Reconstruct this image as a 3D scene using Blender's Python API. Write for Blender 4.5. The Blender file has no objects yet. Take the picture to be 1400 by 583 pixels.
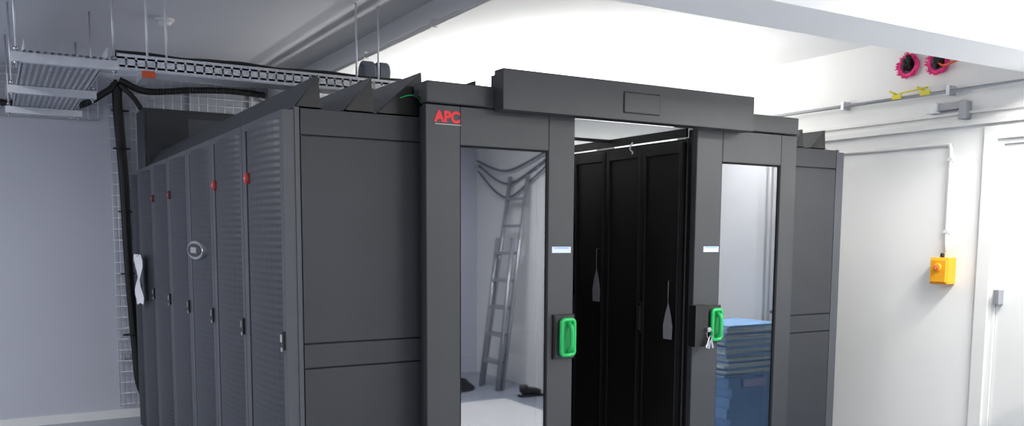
import bpy, bmesh, math, random
from mathutils import Vector, Matrix
random.seed(4)
S=bpy.context.scene
S.view_settings.view_transform='Standard'
COL=S.collection

# ------------------------------------------------------------ materials
def mat(name,col,rough=.5,metal=0.,noise=.04,scale=8.,bump=0.,spec=.5,bscale=200.):
    m=bpy.data.materials.new(name);m.use_nodes=True
    nt=m.node_tree;b=nt.nodes['Principled BSDF']
    b.inputs['Roughness'].default_value=rough;b.inputs['Metallic'].default_value=metal
    b.inputs['Specular IOR Level'].default_value=spec
    tc=nt.nodes.new('ShaderNodeTexCoord')
    n=nt.nodes.new('ShaderNodeTexNoise');n.inputs['Scale'].default_value=scale;n.inputs['Detail'].default_value=4
    nt.links.new(tc.outputs['Object'],n.inputs['Vector'])
    r=nt.nodes.new('ShaderNodeValToRGB')
    lo=[max(0,c*(1-noise)) for c in col];hi=[min(1,c*(1+noise)) for c in col]
    r.color_ramp.elements[0].position=.3;r.color_ramp.elements[1].position=.7
    r.color_ramp.elements[0].color=(*lo,1);r.color_ramp.elements[1].color=(*hi,1)
    nt.links.new(n.outputs['Fac'],r.inputs['Fac']);nt.links.new(r.outputs['Color'],b.inputs['Base Color'])
    if bump>0:
        n2=nt.nodes.new('ShaderNodeTexNoise');n2.inputs['Scale'].default_value=bscale
        nt.links.new(tc.outputs['Object'],n2.inputs['Vector'])
        bp=nt.nodes.new('ShaderNodeBump');bp.inputs['Strength'].default_value=bump;bp.inputs['Distance'].default_value=.002
        nt.links.new(n2.outputs['Fac'],bp.inputs['Height']);nt.links.new(bp.outputs['Normal'],b.inputs['Normal'])
    return m
M={}
M['panel']=mat('rack_panel_paint',(.024,.0265,.032),.5,0,.06,6,.15,.5,500)
M['frame']=mat('rack_frame_paint',(.060,.064,.075),.42,0,.05,6,.1)
M['door']=mat('aisle_door_paint',(.036,.039,.043),.45,0,.05,6,.12)
M['louver']=mat('rack_door_perforated',(.030,.033,.041),.5,0,.1,30,.3)  # bluish tint carries the haze over the left doors
M['black']=mat('black_plastic',(.008,.008,.008),.4,0,.1,20)
M['dark']=mat('dark_interior',(.006,.0050,.0047),.5,0,.1,20)
M['streak']=mat('black_edge_glint',(.035,.032,.030),.3,0,.1,20)  # lighter strip colour paints the light streaks along the door edges
M['rubber']=mat('black_cable_jacket',(.008,.008,.009),.5,0,.2,40)
M['galv']=mat('galvanised_steel',(.55,.57,.62),.4,.6,.08,30)
M['strut']=mat('white_zinc_strut',(.72,.74,.78),.4,.3,.05,20)
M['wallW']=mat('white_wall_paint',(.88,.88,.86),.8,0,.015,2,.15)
M['wallG']=mat('dimmed_wall_paint',(.53,.545,.61),.8,0,.02,2,.15)  # dim, hazy light on these walls is put into the grey-lavender colour
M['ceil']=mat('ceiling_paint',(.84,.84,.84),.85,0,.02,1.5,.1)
M['ceilL']=mat('ceiling_paint_shaded',(.64,.65,.69),.85,0,.02,1.5,.1)  # ceiling greyed in its colour for the weaker light on the left
M['trimW']=mat('white_gloss_trim',(.80,.80,.78),.4,0,.02,3)
M['floor']=mat('grey_vinyl_floor',(.30,.33,.39),.35,0,.06,3)
M['red']=mat('red_badge',(.28,.03,.02),.5)
M['reddim']=mat('dark_red_badge',(.10,.02,.02),.5)
M['redtext']=mat('red_lettering',(.80,.02,.03),.5)
M['white']=mat('white_plastic',(.8,.8,.8),.45)
M['paper']=mat('paper',(.75,.76,.80),.8,0,.04,15)
M['green']=mat('green_handle_plastic',(.012,.42,.10),.4,0,.05,20)
M['greend']=mat('green_recess',(.01,.27,.07),.5)
M['steel']=mat('polished_steel',(.5,.5,.52),.25,.9)
M['chrome']=mat('silver_bezel',(.45,.46,.48),.3,.7)
M['yellow']=mat('yellow_enclosure',(.95,.42,.02),.4)
M['redknob']=mat('red_switch_knob',(.75,.10,.03),.4)
M['pink']=mat('pink_firestop_foam',(.9,.05,.25),.8,0,.2,60,.5)
M['orange']=mat('orange_cap',(.8,.12,.03),.5)
M['yclip']=mat('yellow_clip',(.75,.65,.03),.5)
M['tag']=mat('grey_tag_card',(.22,.22,.24),.6)
M['blue']=mat('blue_foam',(.36,.62,1.0),.6,0,.1,6)
M['blue2']=mat('mid_blue_edge',(.20,.42,.85),.6,0,.1,6)
M['bluel']=mat('light_blue_sheet',(.78,.90,1.0),.6,0,.08,30)
M['alu']=mat('aluminium_ladder',(.42,.43,.46),.35,.6)
M['blueg']=mat('blue_grey_hose',(.16,.18,.22),.5)
M['label']=mat('blue_white_label',(.62,.68,.95),.5)
M['grooveb']=mat('seam_shadow_gap',(.012,.012,.014),.7)
M['greyb']=mat('grey_metal_box',(.35,.36,.38),.4,.3)
def emis(name,col,st):
    m=bpy.data.materials.new(name);m.use_nodes=True;b=m.node_tree.nodes['Principled BSDF']
    b.inputs['Base Color'].default_value=(.8,.8,.8,1);b.inputs['Emission Color'].default_value=(*col,1);b.inputs['Emission Strength'].default_value=st
    return m
M['lamp']=emis('luminaire_diffuser',(1,.99,.96),6.0)
m=bpy.data.materials.new('tinted_door_glass');m.use_nodes=True;nt=m.node_tree;nt.nodes.clear()
o=nt.nodes.new('ShaderNodeOutputMaterial');mx=nt.nodes.new('ShaderNodeMixShader');g=nt.nodes.new('ShaderNodeBsdfGlossy');t=nt.nodes.new('ShaderNodeBsdfTransparent')
g.inputs['Roughness'].default_value=.02;g.inputs['Color'].default_value=(.91,.93,1,1);t.inputs['Color'].default_value=(.55,.57,.6,1)
mx.inputs[0].default_value=.22
nt.links.new(t.outputs[0],mx.inputs[1]);nt.links.new(g.outputs[0],mx.inputs[2]);nt.links.new(mx.outputs[0],o.inputs[0])
M['glass']=m
m=bpy.data.materials.new('translucent_roof_tile');m.use_nodes=True;nt=m.node_tree;nt.nodes.clear()
o=nt.nodes.new('ShaderNodeOutputMaterial');mx=nt.nodes.new('ShaderNodeMixShader');g=nt.nodes.new('ShaderNodeBsdfDiffuse');t=nt.nodes.new('ShaderNodeBsdfTranslucent')
g.inputs['Color'].default_value=(.85,.86,.86,1);t.inputs['Color'].default_value=(.9,.92,.92,1);mx.inputs[0].default_value=.6
nt.links.new(g.outputs[0],mx.inputs[1]);nt.links.new(t.outputs[0],mx.inputs[2]);nt.links.new(mx.outputs[0],o.inputs[0])
M['tile']=m

# ------------------------------------------------------------ mesh builder
class MB:
    def __init__(s,name,parent=None,bevel=0.):
        s.name=name;s.v=[];s.f=[];s.mi=[];s.mats=[];s.parent=parent;s.bevel=bevel;s.sm=[]
    def m(s,k):
        if k not in s.mats:s.mats.append(k)
        return s.mats.index(k)
    def add(s,vs,fs,k,smooth=False):
        o=len(s.v);s.v+= [tuple(v) for v in vs];i=s.m(k)
        for f in fs:s.f.append([a+o for a in f]);s.mi.append(i);s.sm.append(smooth)
    def box(s,x0,x1,y0,y1,z0,z1,k,rot=None,piv=None):
        vs=[Vector((x,y,z)) for z in(z0,z1) for y in(y0,y1) for x in(x0,x1)]
        if rot is not None:
            p=Vector(piv) if piv else Vector(((x0+x1)/2,(y0+y1)/2,(z0+z1)/2))
            vs=[rot@(v-p)+p for v in vs]
        s.add(vs,[(0,2,3,1),(4,5,7,6),(0,1,5,4),(2,6,7,3),(0,4,6,2),(1,3,7,5)],k)
    def prism(s,pts,axis,a,b,k):
        def mk(p,t):
            if axis==0:return(t,p[0],p[1])
            if axis==1:return(p[0],t,p[1])
            return(p[0],p[1],t)
        n=len(pts);vs=[mk(p,a) for p in pts]+[mk(p,b) for p in pts]
        s.add(vs,[list(range(n)),list(range(2*n-1,n-1,-1))]+[(i,(i+1)%n,n+(i+1)%n,n+i) for i in range(n)],k)
    def cyl(s,p0,p1,r,k,seg=12,r1=None):
        s.tube([p0,p1],r,k,seg,r1)
    def tube(s,pts,r,k,seg=10,r1=None,closed=False):
        pts=[Vector(p) for p in pts];n=len(pts);vs=[];up=None
        for i,p in enumerate(pts):
            if closed:d=(pts[(i+1)%n]-pts[i-1])
            else:d=(pts[min(i+1,n-1)]-pts[max(i-1,0)])
            d.normalize()
            if up is None: up=Vector((0,0,1)) if abs(d.z)<.9 else Vector((1,0,0))
            a=d.cross(up)
            if a.length<1e-4:a=d.cross(Vector((1,.1,0)))
            a.normalize();b=a.cross(d).normalized();up=b
            rr=r if r1 is None else r+(r1-r)*i/(n-1)
            for j in range(seg):
                t=2*math.pi*j/seg;vs.append(p+a*rr*math.cos(t)+b*rr*math.sin(t))
        fs=[]
        for i in range(n if closed else n-1):
            for j in range(seg):
                i2=(i+1)%n
                fs.append((i*seg+j,i*seg+(j+1)%seg,i2*seg+(j+1)%seg,i2*seg+j))
        s.add(vs,fs,k,True)
        if not closed:
            o=len(s.v)-len(vs)
            for base in(0,(n-1)*seg):
                s.f.append([o+base+j for j in range(seg)]);s.mi.append(s.m(k));s.sm.append(False)
    def done(s):
        me=bpy.data.meshes.new(s.name);me.from_pydata(s.v,[],s.f)
        for k in s.mats:me.materials.append(M[k])
        for i,p in enumerate(me.polygons):p.material_index=s.mi[i];p.use_smooth=s.sm[i]
        bm=bmesh.new();bm.from_mesh(me);bmesh.ops.recalc_face_normals(bm,faces=bm.faces);bm.to_mesh(me);bm.free()
        ob=bpy.data.objects.new(s.name,me);COL.objects.link(ob)
        if s.parent:ob.parent=s.parent
        if s.bevel>0:
            b=ob.modifiers.new('bevel','BEVEL');b.width=s.bevel;b.segments=1;b.limit_method='ANGLE'
        return ob
def empty(name):
    e=bpy.data.objects.new(name,None);COL.objects.link(e);e.empty_display_size=.1;return e
def smooth_path(pts,n=8):
    pts=[Vector(p) for p in pts];P=[pts[0]*2-pts[1]]+pts+[pts[-1]*2-pts[-2]];out=[]
    for i in range(1,len(P)-2):
        a,b,c,d=P[i-1:i+3]
        for j in range(n):
            t=j/n;out.append(.5*((2*b)+(c-a)*t+(2*a-5*b+4*c-d)*t*t+(3*b-a-3*c+d)*t**3))
    out.append(pts[-1]);return out

# ------------------------------------------------------------ room
XL,XR,YF,YB=-4.0,3.66,-5.6,4.6
def simple(name,*a,**k):
    b=MB(name);b.box(*a);return b.done()
simple('floor',XL-.1,XR+.1,YF-.1,YB+.1,-.1,0,'floor')
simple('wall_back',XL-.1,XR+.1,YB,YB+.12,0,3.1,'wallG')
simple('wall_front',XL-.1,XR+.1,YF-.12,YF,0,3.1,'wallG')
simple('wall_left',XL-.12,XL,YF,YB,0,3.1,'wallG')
b=MB('wall_right')
dy0,dy1,dz=-1.36,-.46,2.05
b.box(XR,XR+.14,YF,dy0,0,3.1,'wallW');b.box(XR,XR+.14,dy1,YB,0,3.1,'wallW');b.box(XR,XR+.14,dy0,dy1,dz,3.1,'wallW');b.done()
ZL,ZR,ZF,XS=2.80,2.68,2.62,1.16
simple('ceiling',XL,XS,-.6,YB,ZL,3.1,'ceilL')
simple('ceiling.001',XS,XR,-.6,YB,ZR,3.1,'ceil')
simple('ceiling.002',XL,XR,YF,-.9,ZF,3.1,'ceil')
b=MB('ceiling_beam');b.box(XL,XR,-.9,-.6,2.37,3.1,'ceil');b.done()
b=MB('baseboard_back');b.box(XL,XR,YB-.015,YB,0,.07,'trimW');b.done()
b=MB('baseboard_right');b.box(XR-.015,XR,-.35,YB,0,.1,'trimW');b.done()
b=MB('door_1',bevel=.003);b.box(XR+.015,XR+.055,dy0+.029,dy1-.029,.01,dz-.029,'trimW')
b.box(XR-.03,XR+.015,dy1-.07,dy1-.035,1.17,1.25,'greyb');b.box(XR-.03,XR+.015,dy0+.08,dy0+.2,1.0,1.02,'steel');b.done()
b=MB('trim_door_frame')
for y0,y1 in((dy1,dy1+.07),(dy0-.07,dy0)):b.box(XR-.02,XR-.001,y0,y1,0,dz,'trimW');
b.box(XR-.02,XR-.001,dy0-.07,dy1+.07,dz,dz+.07,'trimW')
b.box(XR,XR+.12,dy1-.028,dy1-.001,0,dz-.028,'trimW');b.box(XR,XR+.12,dy0+.001,dy0+.028,0,dz-.028,'trimW');b.box(XR,XR+.12,dy0+.001,dy1-.001,dz-.028,dz-.001,'trimW');b.done()
b=MB('cable_trunking');b.box(XR-.03,XR-.001,-1.6,YB-.02,2.135,2.165,'trimW');b.box(XR-.02,XR-.001,-1.6,YB-.02,2.20,2.215,'trimW');b.done()
b=MB('wall_pipe');b.cyl((XR-.05,-1.6,2.325),(XR-.05,YB-.02,2.345),.010,'greyb')
for y in(-.9,-.2,.5,1.2,2,3):b.box(XR-.06,XR-.001,y,y+.02,2.31,2.36,'galv')
b.done()
b=MB('yellow_pipe_clip')
for y in(.12,-.06):
    b.box(XR-.075,XR-.065,y-.03,y+.03,2.325,2.35,'yclip');b.cyl((XR-.07,y,2.35),(XR-.07,y+.05,2.375),.006,'yclip')
b.cyl((XR-.075,.1,2.355),(XR-.075,-.08,2.365),.005,'yclip');b.done()
b=MB('wall_camera_bracket',bevel=.003)
b.box(XR-.035,XR-.001,-.28,-.10,2.23,2.27,'greyb');b.box(XR-.05,XR-.001,-.12,-.06,2.22,2.28,'white');b.box(XR-.06,XR-.001,-.30,-.26,2.17,2.27,'greyb');b.done()
b=MB('wall_conduit');zc=2.045
b.tube(smooth_path([(XR-.015,.9,zc+.01),(XR-.015,.2,zc),(XR-.015,-.15,zc),(XR-.015,-.19,zc-.01),(XR-.015,-.2,zc-.05),(XR-.015,-.2,1.8),(XR-.015,-.2,1.445)],6),.009,'trimW')
for z in(1.55,1.95):b.box(XR-.025,XR-.001,-.215,-.185,z,z+.02,'trimW')
b.done()
b=MB('isolator_switch',bevel=.005)
b.box(XR-.075,XR-.001,-.262,-.15,1.265,1.415,'yellow');b.box(XR-.085,XR-.07,-.255,-.157,1.275,1.405,'yellow')
b.cyl((XR-.085,-.206,1.36),(XR-.095,-.206,1.36),.024,'yellow',20);b.cyl((XR-.095,-.206,1.36),(XR-.105,-.206,1.36),.014,'redknob',20);b.box(XR-.115,XR-.10,-.211,-.201,1.345,1.375,'redknob')
b.cyl((XR-.04,-.2,1.41),(XR-.04,-.2,1.44),.012,'black');b.done()
for y,z,r in((.09,2.515,.05),(-.10,2.505,.05)):
    b=MB('firestopped_cable_hole')
    pts=[(XR-.02,y+r*math.cos(t)*(1+.15*random.random()),z+r*math.sin(t)*(1+.15*random.random())) for t in[2*math.pi*i/24 for i in range(24)]]
    b.tube(pts,.014,'pink',8,closed=True)
    for i in range(80):
        t=random.random()*6.283;q=random.uniform(1.2,1.6);b.cyl((XR-.02,y+r*math.cos(t),z+r*math.sin(t)),(XR-.04,y+r*q*math.cos(t),z+r*q*math.sin(t)),.006,'pink',5,.001)
    b.cyl((XR-.001,y,z),(XR-.022,y,z),r,'black',20)
    for i in range(12):b.cyl((XR-.02,y+random.uniform(-.03,.03),z+random.uniform(-.03,.04)),(XR-.06,y+random.uniform(-.03,.02)-.01,z+random.uniform(-.01,.05)),.012,'rubber',8)
    if y<0:b.tube(smooth_path([(XR-.03,y,z),(XR-.06,y-.06,z-.03),(XR-.05,y-.14,z-.015),(XR-.04,y-.25,z-.02)]),.006,'orange')
    b.done()

# ------------------------------------------------------------ racks
W=2.968;SP=.61;HT=1.991;D=1.07
def side_panel(b,x0,x1,yf,ysgn=-1):
    t=.012
    for z0,z1 in((.03,.36),(.364,1.013),(1.019,1.108),(1.114,1.886),(1.892,HT-.004)):
        b.box(x0+.022,x1-.022,yf,yf+t,z0,z1,'panel')
    b.box(x0,x0+.018,yf,yf+t,.03,HT,'frame');b.box(x1-.018,x1,yf,yf+t,.03,HT,'frame')
def front_door(b,xf,s,y0,y1,kind):
    def bx(xa,xb,*a):
        x0,x1=sorted((xf+s*xa,xf+s*xb));b.box(x0,x1,*a)
    z0,z1=.06,HT-.012
    fl,fr=.040,.060
    bx(0,.045,y0,y0+fl,z0,z1,'frame');bx(0,.045,y1-fr,y1,z0,z1,'frame')
    bx(0,.045,y0+fl,y1-fr,z0,z0+.03,'frame');bx(0,.045,y0+fl,y1-fr,z1-.03,z1,'frame')
    ny=10;nz=140;ya,yb=y0+fl,y1-fr;za,zb=z0+.03,z1-.03
    vs=[];fs=[]
    for i in range(nz+1):
        z=za+(zb-za)*i/nz
        for j in range(ny+1):
            u=j/ny;bul=math.sin(math.pi*u)**.7*.035 if 0<u<1 else 0
            off=.036+bul-(.0012 if i%2==0 else 0)
            vs.append((xf+s*off,ya+(yb-ya)*u,z))
    for i in range(nz):
        for j in range(ny):
            a=i*(ny+1)+j;fs.append((a,a+1,a+ny+2,a+ny+1))
    b.add(vs,fs,'louver',False)
    bx(.045,.055,y0+.014,y0+.032,1.09,1.16,'black');bx(.055,.062,y0+.019,y0+.027,1.12,1.15,'chrome');bx(.055,.060,y0+.016,y0+.030,1.085,1.10,'greyb')
    if kind in('logo','dim'):
        yc=y1-.17;q='red' if kind=='logo' else 'reddim'
        b.cyl((xf+s*.06,yc,1.75),(xf+s*.076,yc,1.75),.024,q,24);b.cyl((xf+s*.076,yc,1.75),(xf+s*.079,yc,1.75),.015,'redtext' if kind=='logo' else 'red',24)
        bx(.078,.081,yc-.012,yc+.012,1.746,1.753,'greyb')
    if kind=='oval':
        yc=(y0+y1)/2;n=28
        for rx,rz,a,c,k in((.20,.048,.045,.076,'chrome'),(.165,.034,.076,.080,'black')):
            P=[(yc+rx*math.cos(2*math.pi*i/n),1.44+rz*math.sin(2*math.pi*i/n)) for i in range(n)]
            b.prism(P,0,xf+s*a,xf+s*c,k)
        bx(.079,.083,yc-.07,yc+.07,1.425,1.455,'greyb')
def rear_doors(b,xf,s,y0,y1,shiny=True):
    def bx(xa,xb,*a):
        x0,x1=sorted((xf+s*xa,xf+s*xb));b.box(x0,x1,*a)
    ym=(y0+y1)/2
    for a,c in((y0+.004,ym-.002),(ym+.002,y1-.004)):
        bx(0,.02,a,c,.06,HT-.02,'dark')
        bx(.02,.03,a,a+.03,.06,HT-.02,'black');bx(.02,.03,c-.03,c,.06,HT-.02,'black');bx(.02,.03,a+.03,c-.03,HT-.07,HT-.02,'black')
        bx(.03,.032,a+.012,a+.018,.08,HT-.04,'streak')
    bx(.03,.045,ym-.03,ym-.008,1.03,1.19,'black');bx(.045,.050,ym-.027,ym-.011,1.05,1.17,'panel')
def rack(xo,xi,y0,y1,kind,end=False):
    s=-1 if xo<xi else 1
    b=MB('server_rack',bevel=.002)
    lo,hi=min(xo,xi),max(xo,xi)
    yb=y0+(.012 if end else .003)
    b.box(lo+.004,hi-.004,yb,y1-.003,.03,HT-.002,'panel')
    if end: side_panel(b,lo,hi,y0)
    for yy in(y0+.05,y1-.09):
        for xx in(lo+.08,hi-.12):b.box(xx,xx+.04,yy,yy+.04,0,.03,'black')
    front_door(b,xo,s,y0+.004,y1-.004,kind)
    rear_doors(b,xi,-s,y0,y1)
    return b.done()
kinds=['logo','logo','oval','dim','dim','plain']
for k in range(6):rack(0,D,k*SP,(k+1)*SP,kinds[k],k==0)
YE=6*SP+.31
rack(0,D,6*SP,YE,'none')
for k in range(6):rack(W,W-D,k*SP,(k+1)*SP,'logo',k==0)
rack(W,W-D,6*SP,YE,'none')
b=MB('rooftop_junction_box',bevel=.004);b.box(.0,1.0,6*SP-.05,YE,HT,2.42,'panel')
b.box(.02,.98,6*SP-.056,6*SP-.05,HT+.02,2.40,'panel');b.box(.3,.7,6*SP-.062,6*SP-.056,HT+.06,2.36,'frame');b.done()
b=MB('hanging_paper_sheet');vs=[];n=8
for i in range(n+1):
    for j in range(5):
        vs.append((-.11+.012*math.sin(i*1.1+j),3.20+.065*j+.006*math.sin(i),1.38-.34*i/n+.01*math.sin(j*2)*(i/n)))
b.add(vs,[(i*5+j,i*5+j+1,i*5+j+6,i*5+j+5) for i in range(n) for j in range(4)],'paper',True)
b.cyl((-.085,3.34,1.38),(-.12,3.34,1.37),.004,'steel');b.done()

def trough(name,x,ztop,k='panel',lean=-.045,gus=True,length=YE-.40,y0=.02):
    b=MB(name)
    t=.004;zb=HT+.001
    b.prism([(x+lean,zb),(x+lean+t,zb),(x+t,ztop),(x,ztop)],1,y0,y0+length,k)
    b.box(x+lean,x+.02,y0,y0+length,zb,zb+.004,k)
    if gus:
        b.add([(x+lean,y0,zb),(x+.012,y0,zb),(x+t,y0,ztop),(x+lean,y0+.004,zb),(x+.012,y0+.004,zb),(x+t,y0+.004,ztop)],[(0,1,2),(3,5,4),(0,3,4,1),(1,4,5,2),(2,5,3,0)],'black')
    for yy in [y0+SP*i for i in range(1,int(length/SP)+1)]:
        b.prism([(x+lean,zb),(x+.012,zb),(x+t,ztop)],1,yy-.004,yy,'black')
    return b.done()
trough('cable_trough',.095,2.115,lean=-.09)
trough('cable_trough',.305,2.125,'frame',lean=-.11)
trough('cable_trough',.515,2.165,'frame',lean=-.19)
trough('cable_trough',.76,2.155,'panel',lean=-.05)
trough('cable_trough',W-.27,2.085,lean=-.05,length=.55)
trough('cable_trough',W-.10,2.09,lean=-.10)
trough('cable_trough',W-.60,2.13,lean=-.08,length=.55)

# ------------------------------------------------------------ aisle containment
root=empty('aisle_containment_enclosure')
b=MB('top_track',root,.004)
b.box(.475,2.51,-.125,-.06,2.03,2.112,'door');b.box(.475,2.51,-.06,-.004,2.06,2.112,'door');b.done()
b=MB('header_box',root,.005)
b.box(.768,2.122,-.20,-.127,2.016,2.174,'door')
b.box(1.355,1.555,-.203,-.20,2.045,2.135,'grooveb');b.box(1.359,1.551,-.205,-.20,2.049,2.131,'door')
b.box(.79,2.10,-.127,-.06,2.112,2.165,'door');b.done()
b=MB('jambs',root,.003)
b.box(.50,.54,-.078,-.002,0,2.03,'panel');b.box(1.06,1.12,-.075,-.002,0,2.03,'black')
b.box(1.90,1.95,-.075,-.002,0,2.03,'black');b.box(2.45,2.50,-.078,-.002,0,2.03,'panel');b.done()
b=MB('roof_tiles',root);zt=2.035
for i in range(int(YE/SP)+1):
    ya,yb=i*SP+.004,min((i+1)*SP-.004,YE-.01)
    b.add([(D+.01,ya,zt),(W-D-.01,ya,zt),(W-D-.01,yb,zt),(D+.01,yb,zt)],[(0,1,2,3)],'tile')
b.done()
b=MB('roof_frame',root)
for i in range(1,int(YE/SP)+1):b.box(D+.0,W-D,i*SP-.008,i*SP+.008,2.02,2.05,'black')
b.box(D-.0,D+.012,0,YE,1.995,2.05,'black');b.box(W-D-.012,W-D,0,YE,1.995,2.05,'black')
b.done()
b=MB('aisle_rear_panel',root);b.box(D,W-D,YE-.02,YE,.0,2.03,'black');b.done()

def sliding_door(name,x0,x1,g0,g1,gz=1.875):
    d=MB(name,root,.003)
    ya,yb,z0,z1=-.118,-.082,.02,2.025
    d.box(x0,g0,ya,yb,z0,z1,'door');d.box(g1,x1,ya,yb,z0,z1,'door')
    d.box(g0,g1,ya,yb,gz,z1,'door');d.box(g0,g1,ya,yb,z0,.25,'door')
    for a,c in((g0,g0+.006),(g1-.006,g1)):d.box(a,c,ya+.004,ya+.012,.25,gz,'black')
    d.box(g0,g1,ya+.004,ya+.012,gz-.006,gz,'black')
    d.done()
    g=MB(name+'_glass',root);g.box(g0+.002,g1-.002,-.106,-.100,.25,gz-.002,'glass');g.done()
sliding_door('sliding_door_leaf_1',.475,1.165,.622,1.035)
sliding_door('sliding_door_leaf_2',1.85,2.51,2.01,2.40)
def rrect(x0,x1,z0,z1,r,y,n=5):
    P=[]
    for cx,cz,a in((x1-r,z1-r,0),(x0+r,z1-r,90),(x0+r,z0+r,180),(x1-r,z0+r,270)):
        for i in range(n+1):
            t=math.radians(a+90*i/n);P.append((cx+r*math.cos(t),y,cz+r*math.sin(t)))
    return P
def handle(name,x0,x1,z0,z1):
    b=MB(name,root)
    b.box(x0,x1,-.130,-.118,z0,z1,'black');b.box(x0+.006,x1-.006,-.134,-.130,z0+.006,z1-.006,'panel')
    gx0,gx1=x0+.020,x1-.006
    rr=rrect(gx0+.008,gx1-.008,z0+.018,z1-.022,.014,0)
    b.tube([(p[0],-.150,p[2]) for p in rr],.010,'green',8,closed=True)
    b.prism([(p[0],p[2]) for p in rr],1,-.148,-.134,'greend')
    xm=(gx0+gx1)/2+.006
    b.tube(smooth_path([(xm,-.146,z1-.035),(xm,-.170,z1-.055),(xm,-.172,(z0+z1)/2),(xm,-.170,z0+.05),(xm,-.146,z0+.03)],5),.010,'green',8)
    b.done()
handle('door_handle_1',1.06,1.165,1.0,1.19)
handle('door_handle_2',1.915,2.015,1.02,1.20)
b=MB('door_lock_box',root,.003);b.box(1.825,1.905,-.165,-.118,1.01,1.205,'black')
b.cyl((1.90,-.165,1.09),(1.90,-.18,1.09),.012,'steel')
b.tube([(1.90+.02*math.cos(t),-.183,1.07+.02*math.sin(t)) for t in[i*math.pi/8 for i in range(16)]],.002,'steel',6,closed=True)
for a in(-.3,.15,.4):
    b.box(1.895,1.907,-.188,-.186,1.0,1.06,'steel',Matrix.Rotation(a,3,'Y'),(1.90,-.187,1.06))
b.done()
b=MB('door_labels',root)
for x in(1.055,1.905):
    b.box(x,x+.095,-.1195,-.118,1.452,1.478,'label');b.box(x+.01,x+.085,-.1200,-.1195,1.470,1.475,'blue2')
b.done()
b=MB('badge_plate',root);b.box(.512,.625,-.1203,-.118,1.950,1.953,'greyb');b.done()
c=bpy.data.curves.new('badge_letters','FONT');c.body='APC';c.size=.058;c.extrude=.0008;c.offset=.0026;c.space_character=1.0;c.materials.append(M['redtext'])
t=bpy.data.objects.new('badge_letters',c);COL.objects.link(t);t.location=(.511,-.1192,1.961);t.rotation_euler=(math.pi/2,0,0);t.parent=root
b=MB('green_earth_wire');b.tube(smooth_path([(.43,.05,2.0),(.42,.03,2.05),(.47,.0,2.07),(.52,.03,2.05),(.55,.15,2.02)]),.0025,'green',6);b.done()
for y,z in((.047,1.11),(.64,1.256)):
    b=MB('hanging_tag');x=W-D-.060
    P=[(y-.030,z-.085),(y+.030,z-.085),(y+.033,z-.02),(y+.018,z+.04),(y,z+.09),(y-.018,z+.04),(y-.033,z-.02)]
    b.prism(P,0,x,x+.003,'tag');b.cyl((x,y,z+.09),(x,y,z+.2),.0015,'tag',5);b.cyl((x,y,z+.2),(x+.027,y,z+.2),.003,'black',5);b.done()
b=MB('hanging_cable_tie');x=W-D-.04;b.tube(smooth_path([(x,.37,2.0),(x-.01,.38,1.97),(x,.37,1.95),(x-.01,.36,1.94)]),.004,'paper',6);b.done()

# ------------------------------------------------------------ overhead services
ZT=2.35
b=MB('perforated_cable_tray')
x0,x1,y0,y1=-.81,-.46,1.42,3.65
b.box(x0,x0+.004,y0,y1,ZT,ZT+.05,'galv');b.box(x1-.004,x1,y0,y1,ZT,ZT+.05,'galv')
nx=12
for i in range(nx+1):
    x=x0+(x1-x0)*i/nx;b.box(x-.008,x+.008,y0,y1,ZT,ZT+.002,'galv')
y=y0
while y<y1:
    b.box(x0,x1,y,y+.016,ZT,ZT+.002,'galv');y+=.04
for yy in(y0+.03,2.5,y1-.2):
    b.box(x0-.05,x1+.05,yy,yy+.04,ZT-.045,ZT-.003,'strut')
    for xx in(x0-.03,x1+.03):
        b.cyl((xx,yy+.02,ZT-.07),(xx,yy+.02,ZL-.001),.005,'galv',8);b.cyl((xx,yy+.02,ZT-.055),(xx,yy+.02,ZT-.045),.013,'steel',6);b.cyl((xx,yy+.02,ZT+.005),(xx,yy+.02,ZT+.02),.012,'steel',6)
b.done()
b=MB('slotted_strut_channel')
ys=1.52;xa,xb=-.41,1.10
for xx in(-.18,-.27,.82,.95):b.cyl((xx,1.53,ZT-.02),(xx,1.53,ZL-.001),.006,'strut',8)
for z in(ZT-.03,ZT+.024):b.box(xa,xb,ys,ys+.004,z,z+.024,'strut')
x=xa
while x<xb:
    b.box(x,min(x+.036,xb),ys,ys+.004,ZT-.016,ZT+.034,'strut');x+=.046
b.box(xa,xb,ys,ys+.16,ZT-.032,ZT-.029,'strut');b.box(xa,xb,ys+.156,ys+.16,ZT-.03,ZT+.048,'strut')
b.box(-.3,-.25,ys-.04,ys+.2,ZT-.06,ZT-.033,'galv');b.box(-.305,-.245,ys-.05,ys-.038,ZT-.065,ZT-.033,'orange')
for i,(dy,dz,r) in enumerate(((.03,.055,.012),(.06,.06,.011),(.09,.055,.014),(.12,.05,.012))):
    pts=[(xa+.0+ (xb-xa)*j/10, ys+dy+.006*math.sin(j*1.3+i), ZT+dz+.005*math.sin(j*2+i)) for j in range(11)]
    b.tube(smooth_path(pts,3),r,'rubber',8)
b.done()
for xx in(.97,1.06):
    b=MB('corrugated_hose_coil')
    for k in range(5):
        b.tube([(xx+.012*k-.02,1.765+.055*math.cos(t),ZT+.125+.055*math.sin(t)) for t in[i*math.pi/10 for i in range(20)]],.012,'blueg',8,closed=True)
    b.cyl((xx,1.765,ZT+.06),(xx,1.765,ZT-.03),.006,'blueg');b.box(xx-.04,xx+.04,1.69,1.84,ZT-.031,ZT-.027,'strut')
    b.done()
b=MB('ceiling_conduit');b.cyl((XS-.02,-.58,2.66),(XS-.02,YB-.01,2.66),.013,'trimW')
for y in(.2,1.2,2.2,3.2):b.box(XS-.035,XS-.001,y,y+.02,2.645,2.69,'trimW')
b.done()
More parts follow.
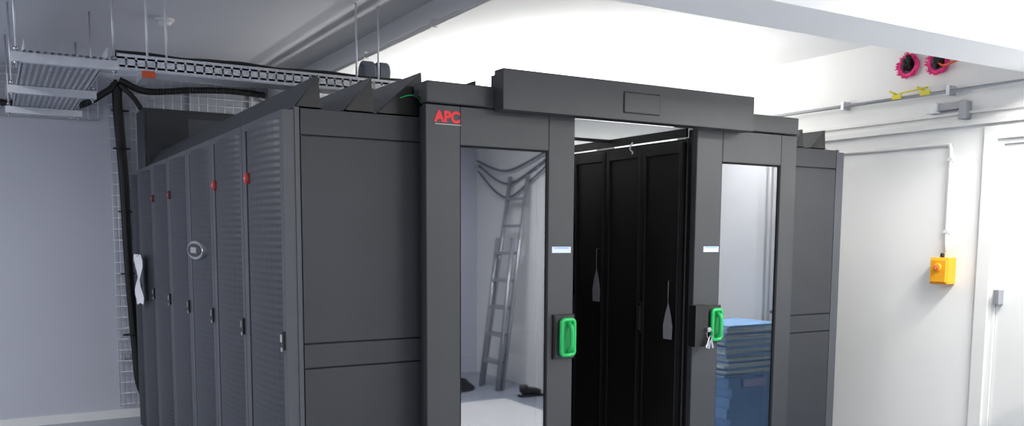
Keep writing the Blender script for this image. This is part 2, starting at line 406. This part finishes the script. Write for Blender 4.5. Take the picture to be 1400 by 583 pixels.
def detector(x,y,z):
    b=MB('smoke_detector');b.cyl((x,y,z),(x,y,z-.02),.055,'white',24);b.cyl((x,y,z-.02),(x,y,z-.045),.045,'white',24,.03);b.done()
detector(-.03,2.45,ZL)
b=MB('wire_basket_riser')
yw=YB-.04
for x in [-.12+i*.04 for i in range(8)]:b.cyl((x,yw,.1),(x,yw,2.75),.004,'strut',5)
z=.12
while z<2.75:b.cyl((-.13,yw,z),(.17,yw,z),.004,'strut',5);z+=.09
for z in(.5,1.5,2.5):b.box(-.10,.12,yw+.003,YB-.001,z,z+.03,'galv')
b.done()
b=MB('wall_wire_basket')
for zz in [2.42+i*.06 for i in range(7)]:
    b.cyl((-3.0,yw,zz),(-.2,yw,zz),.005,'strut',5);b.cyl((.2,yw,zz),(1.1,yw,zz),.005,'strut',5)
x=-3.
while x<1.1:
    if not -.2<x<.2:b.cyl((x,yw,2.42),(x,yw,2.78),.005,'strut',5)
    x+=.07
for x in(-2.5,-1.5,-.5,.5,1.0):b.box(x,x+.03,yw,YB-.001,2.45,2.75,'galv')
b.done()
cr=empty('black_cable_run')
b=MB('vertical_bundle',cr)
for i in range(9):
    a=i*2.4;dx=.03*math.cos(a)*(i/9);dy=.02*math.sin(a)
    pts=[(-.06+dx,YB-.10+dy,2.72),(-.07+dx,YB-.10+dy,2.55),(-.045+dx,YB-.10+dy,2.0),(-.03+dx*.8,YB-.10+dy,1.2),(-.0+dx,YB-.10+dy,.6),(.02+dx,YB-.10+dy,.3),(.09+dx,YB-.10+dy,.1)]
    b.tube(smooth_path(pts,6),.019,'rubber',8)
for z in(.7,1.2,1.7,2.2,2.5):
    b.tube([(-.045+(.0 if z>1.8 else .02)+.062*math.cos(t),YB-.10+.045*math.sin(t),z) for t in[i*math.pi/8 for i in range(16)]],.006,'black',6,closed=True)
b.done()
b=MB('corrugated_conduits',cr)
def corr(pts,r):
    p=smooth_path(pts,16);b.tube(p,r,'rubber',10)
    for i in range(0,len(p)-1,1):
        q=(p[i+1]-p[i]).normalized()*.008;b.cyl(p[i]-q,p[i]+q,r*1.2,'rubber',10)
corr([(-3,YB-.10,2.52),(-1.6,YB-.10,2.56),(-.9,YB-.10,2.50),(-.4,YB-.10,2.50),(-.15,YB-.12,2.63),(-.06,YB-.12,2.72)],.022)
corr([(-.04,YB-.13,2.73),(.15,YB-.14,2.66),(.5,YB-.13,2.70),(.8,YB-.13,2.72),(1.1,YB-.13,2.71)],.022)
b.tube(smooth_path([(-.05,YB-.14,2.70),(.05,YB-.15,2.60),(.12,YB-.14,2.5),(.2,YB-.12,2.44)]),.02,'rubber')
b.done()

# ------------------------------------------------------------ things behind the camera (seen in door glass)
b=MB('aluminium_ladder')
for (yc,wb,wt,xb0,xt0,H) in((-4.6,.20,.17,3.30,3.60,2.12),(-4.56,.17,.15,3.24,3.42,1.5)):
    for s in(-1,1):b.tube([(xb0,yc+s*wb,0),(xt0,yc+s*wt,H)],.026,'alu',4)
    n=int(H/.27)
    for i in range(1,n+1):
        f=i*.27/H;w=wb+(wt-wb)*f;x=xb0+(xt0-xb0)*f
        b.box(x-.018,x+.018,yc-w,yc+w,f*H-.014,f*H+.014,'alu')
b.done()
b=MB('wall_hung_cable_loops')
for k,(zz,dr) in enumerate(((2.28,.22),(2.22,.30),(2.33,.14))):
    b.tube(smooth_path([(XR-.03-.01*k,-5.5,zz),(XR-.03-.01*k,-5.1,zz-dr*.8),(XR-.03-.01*k,-4.8,zz-dr),(XR-.03-.01*k,-4.4,zz-dr*.5),(XR-.03-.01*k,-4.0,zz+.03)]),.012,'blueg')
b.cyl((XR-.001,-5.5,2.27),(XR-.07,-5.5,2.27),.012,'steel');b.cyl((XR-.001,-4.0,2.32),(XR-.07,-4.0,2.32),.012,'steel')
b.done()
b=MB('coiled_cable_on_floor')
for k in range(5):
    b.tube([(2.9+(.22-.02*k)*math.cos(t),-4.7+(.2-.02*k)*math.sin(t),.015+.018*k) for t in[i*math.pi/12 for i in range(24)]],.012,'rubber',6,closed=True)
b.done()
b=MB('black_shoe');
b.tube(smooth_path([(3.30,-4.0,.05),(3.34,-4.0,.055),(3.42,-4.0,.05),(3.48,-4.0,.035)]),.045,'black',10,.03);b.box(3.26,3.51,-4.04,-3.96,0,.02,'black');b.cyl((3.31,-4.0,.05),(3.30,-4.0,.11),.042,'black',12);b.done()
b=MB('lit_floor_patch');b.box(1.6,3.1,-4.0,-2.2,0,.006,'white');b.done()  # thin white sheet stands in for a lit patch of floor
b=MB('stack_of_blue_boards')
for i in range(9):
    dx=.02*math.sin(i*2.1)
    b.box(3.10+dx,3.58,-1.52,-1.10+.004*math.sin(i),.0+i*.068,.067+i*.068,'blue')
for i in range(22):
    b.box(3.06+random.uniform(-.02,.02),3.56,-1.5,-1.1+random.uniform(-.012,.012),.613+i*.0155,.627+i*.0155,'bluel' if i%3 else 'blue',Matrix.Rotation(random.uniform(-.03,.03),3,'Z'))
b.box(3.2,3.4,-1.085,-1.075,.55,.60,'label')
b.done()

# ------------------------------------------------------------ luminaires
def luminaire(x0,x1,y0,y1,z,power,col=(1,.98,.95)):
    b=MB('ceiling_light_panel',bevel=.003);b.box(x0-.03,x1+.03,y0-.03,y1+.03,z-.03,z-.001,'trimW');b.box(x0,x1,y0,y1,z-.034,z-.03,'lamp');b.done()
    l=bpy.data.lights.new('light_panel_lamp','AREA');l.shape='RECTANGLE';l.size=x1-x0;l.size_y=y1-y0;l.energy=power;l.color=col
    o=bpy.data.objects.new('light_panel_lamp',l);COL.objects.link(o);o.location=((x0+x1)/2,(y0+y1)/2,z-.045)
def added_uplight(x,y0,y1,z,power,col=(1,.99,.97)):  # added uplights, hidden above the racks to flood the ceiling with light
    b=MB('added_uplight_body');b.box(x-.06,x+.06,y0,y1,z-.04,z-.008,'trimW');b.box(x-.045,x+.045,y0+.02,y1-.02,z-.008,z-.004,'lamp')
    for y in(y0+.1,y1-.14):b.box(x-.05,x+.05,y,y+.04,HT,z-.04,'galv')
    b.done()
    l=bpy.data.lights.new('added_uplight_lamp','AREA');l.shape='RECTANGLE';l.size=.09;l.size_y=y1-y0-.04;l.energy=power;l.color=col
    o=bpy.data.objects.new('added_uplight_lamp',l);COL.objects.link(o);o.location=(x,(y0+y1)/2,z);o.rotation_euler=(math.pi,0,0)
luminaire(1.8,3.0,-3.6,-3.3,ZF,85)
luminaire(2.6,3.5,-1.5,-1.2,ZF,55)
luminaire(-.6,.6,-3.0,-2.7,ZF,45)
luminaire(-3.0,-1.8,-1.6,-1.3,ZF,55)
luminaire(-2.6,-2.3,.9,2.5,ZL,85,(.93,.95,1))  # added panel out of view, placed to brighten the ceiling step
added_uplight(W-.35,.9,3.6,2.10,46)
added_uplight(W-.80,.9,3.4,2.10,24)
w=bpy.data.worlds.new('World');S.world=w;w.use_nodes=True;w.node_tree.nodes['Background'].inputs[0].default_value=(.7,.75,.85,1);w.node_tree.nodes['Background'].inputs[1].default_value=.3

# ------------------------------------------------------------ camera
cam=bpy.data.cameras.new('camera');cam.sensor_width=36;cam.sensor_fit='HORIZONTAL';cam.lens=1199.83/1400*36;cam.shift_y=153.0/1400;cam.clip_start=.05
co=bpy.data.objects.new('camera',cam);COL.objects.link(co)
R=Matrix.Rotation(-.5339,4,'Z')@Matrix.Rotation(math.pi/2-.1013,4,'X')@Matrix.Rotation(.0054,4,'Z')
co.matrix_world=Matrix.Translation((-.977,-3.2278,1.5236))@R
S.camera=co
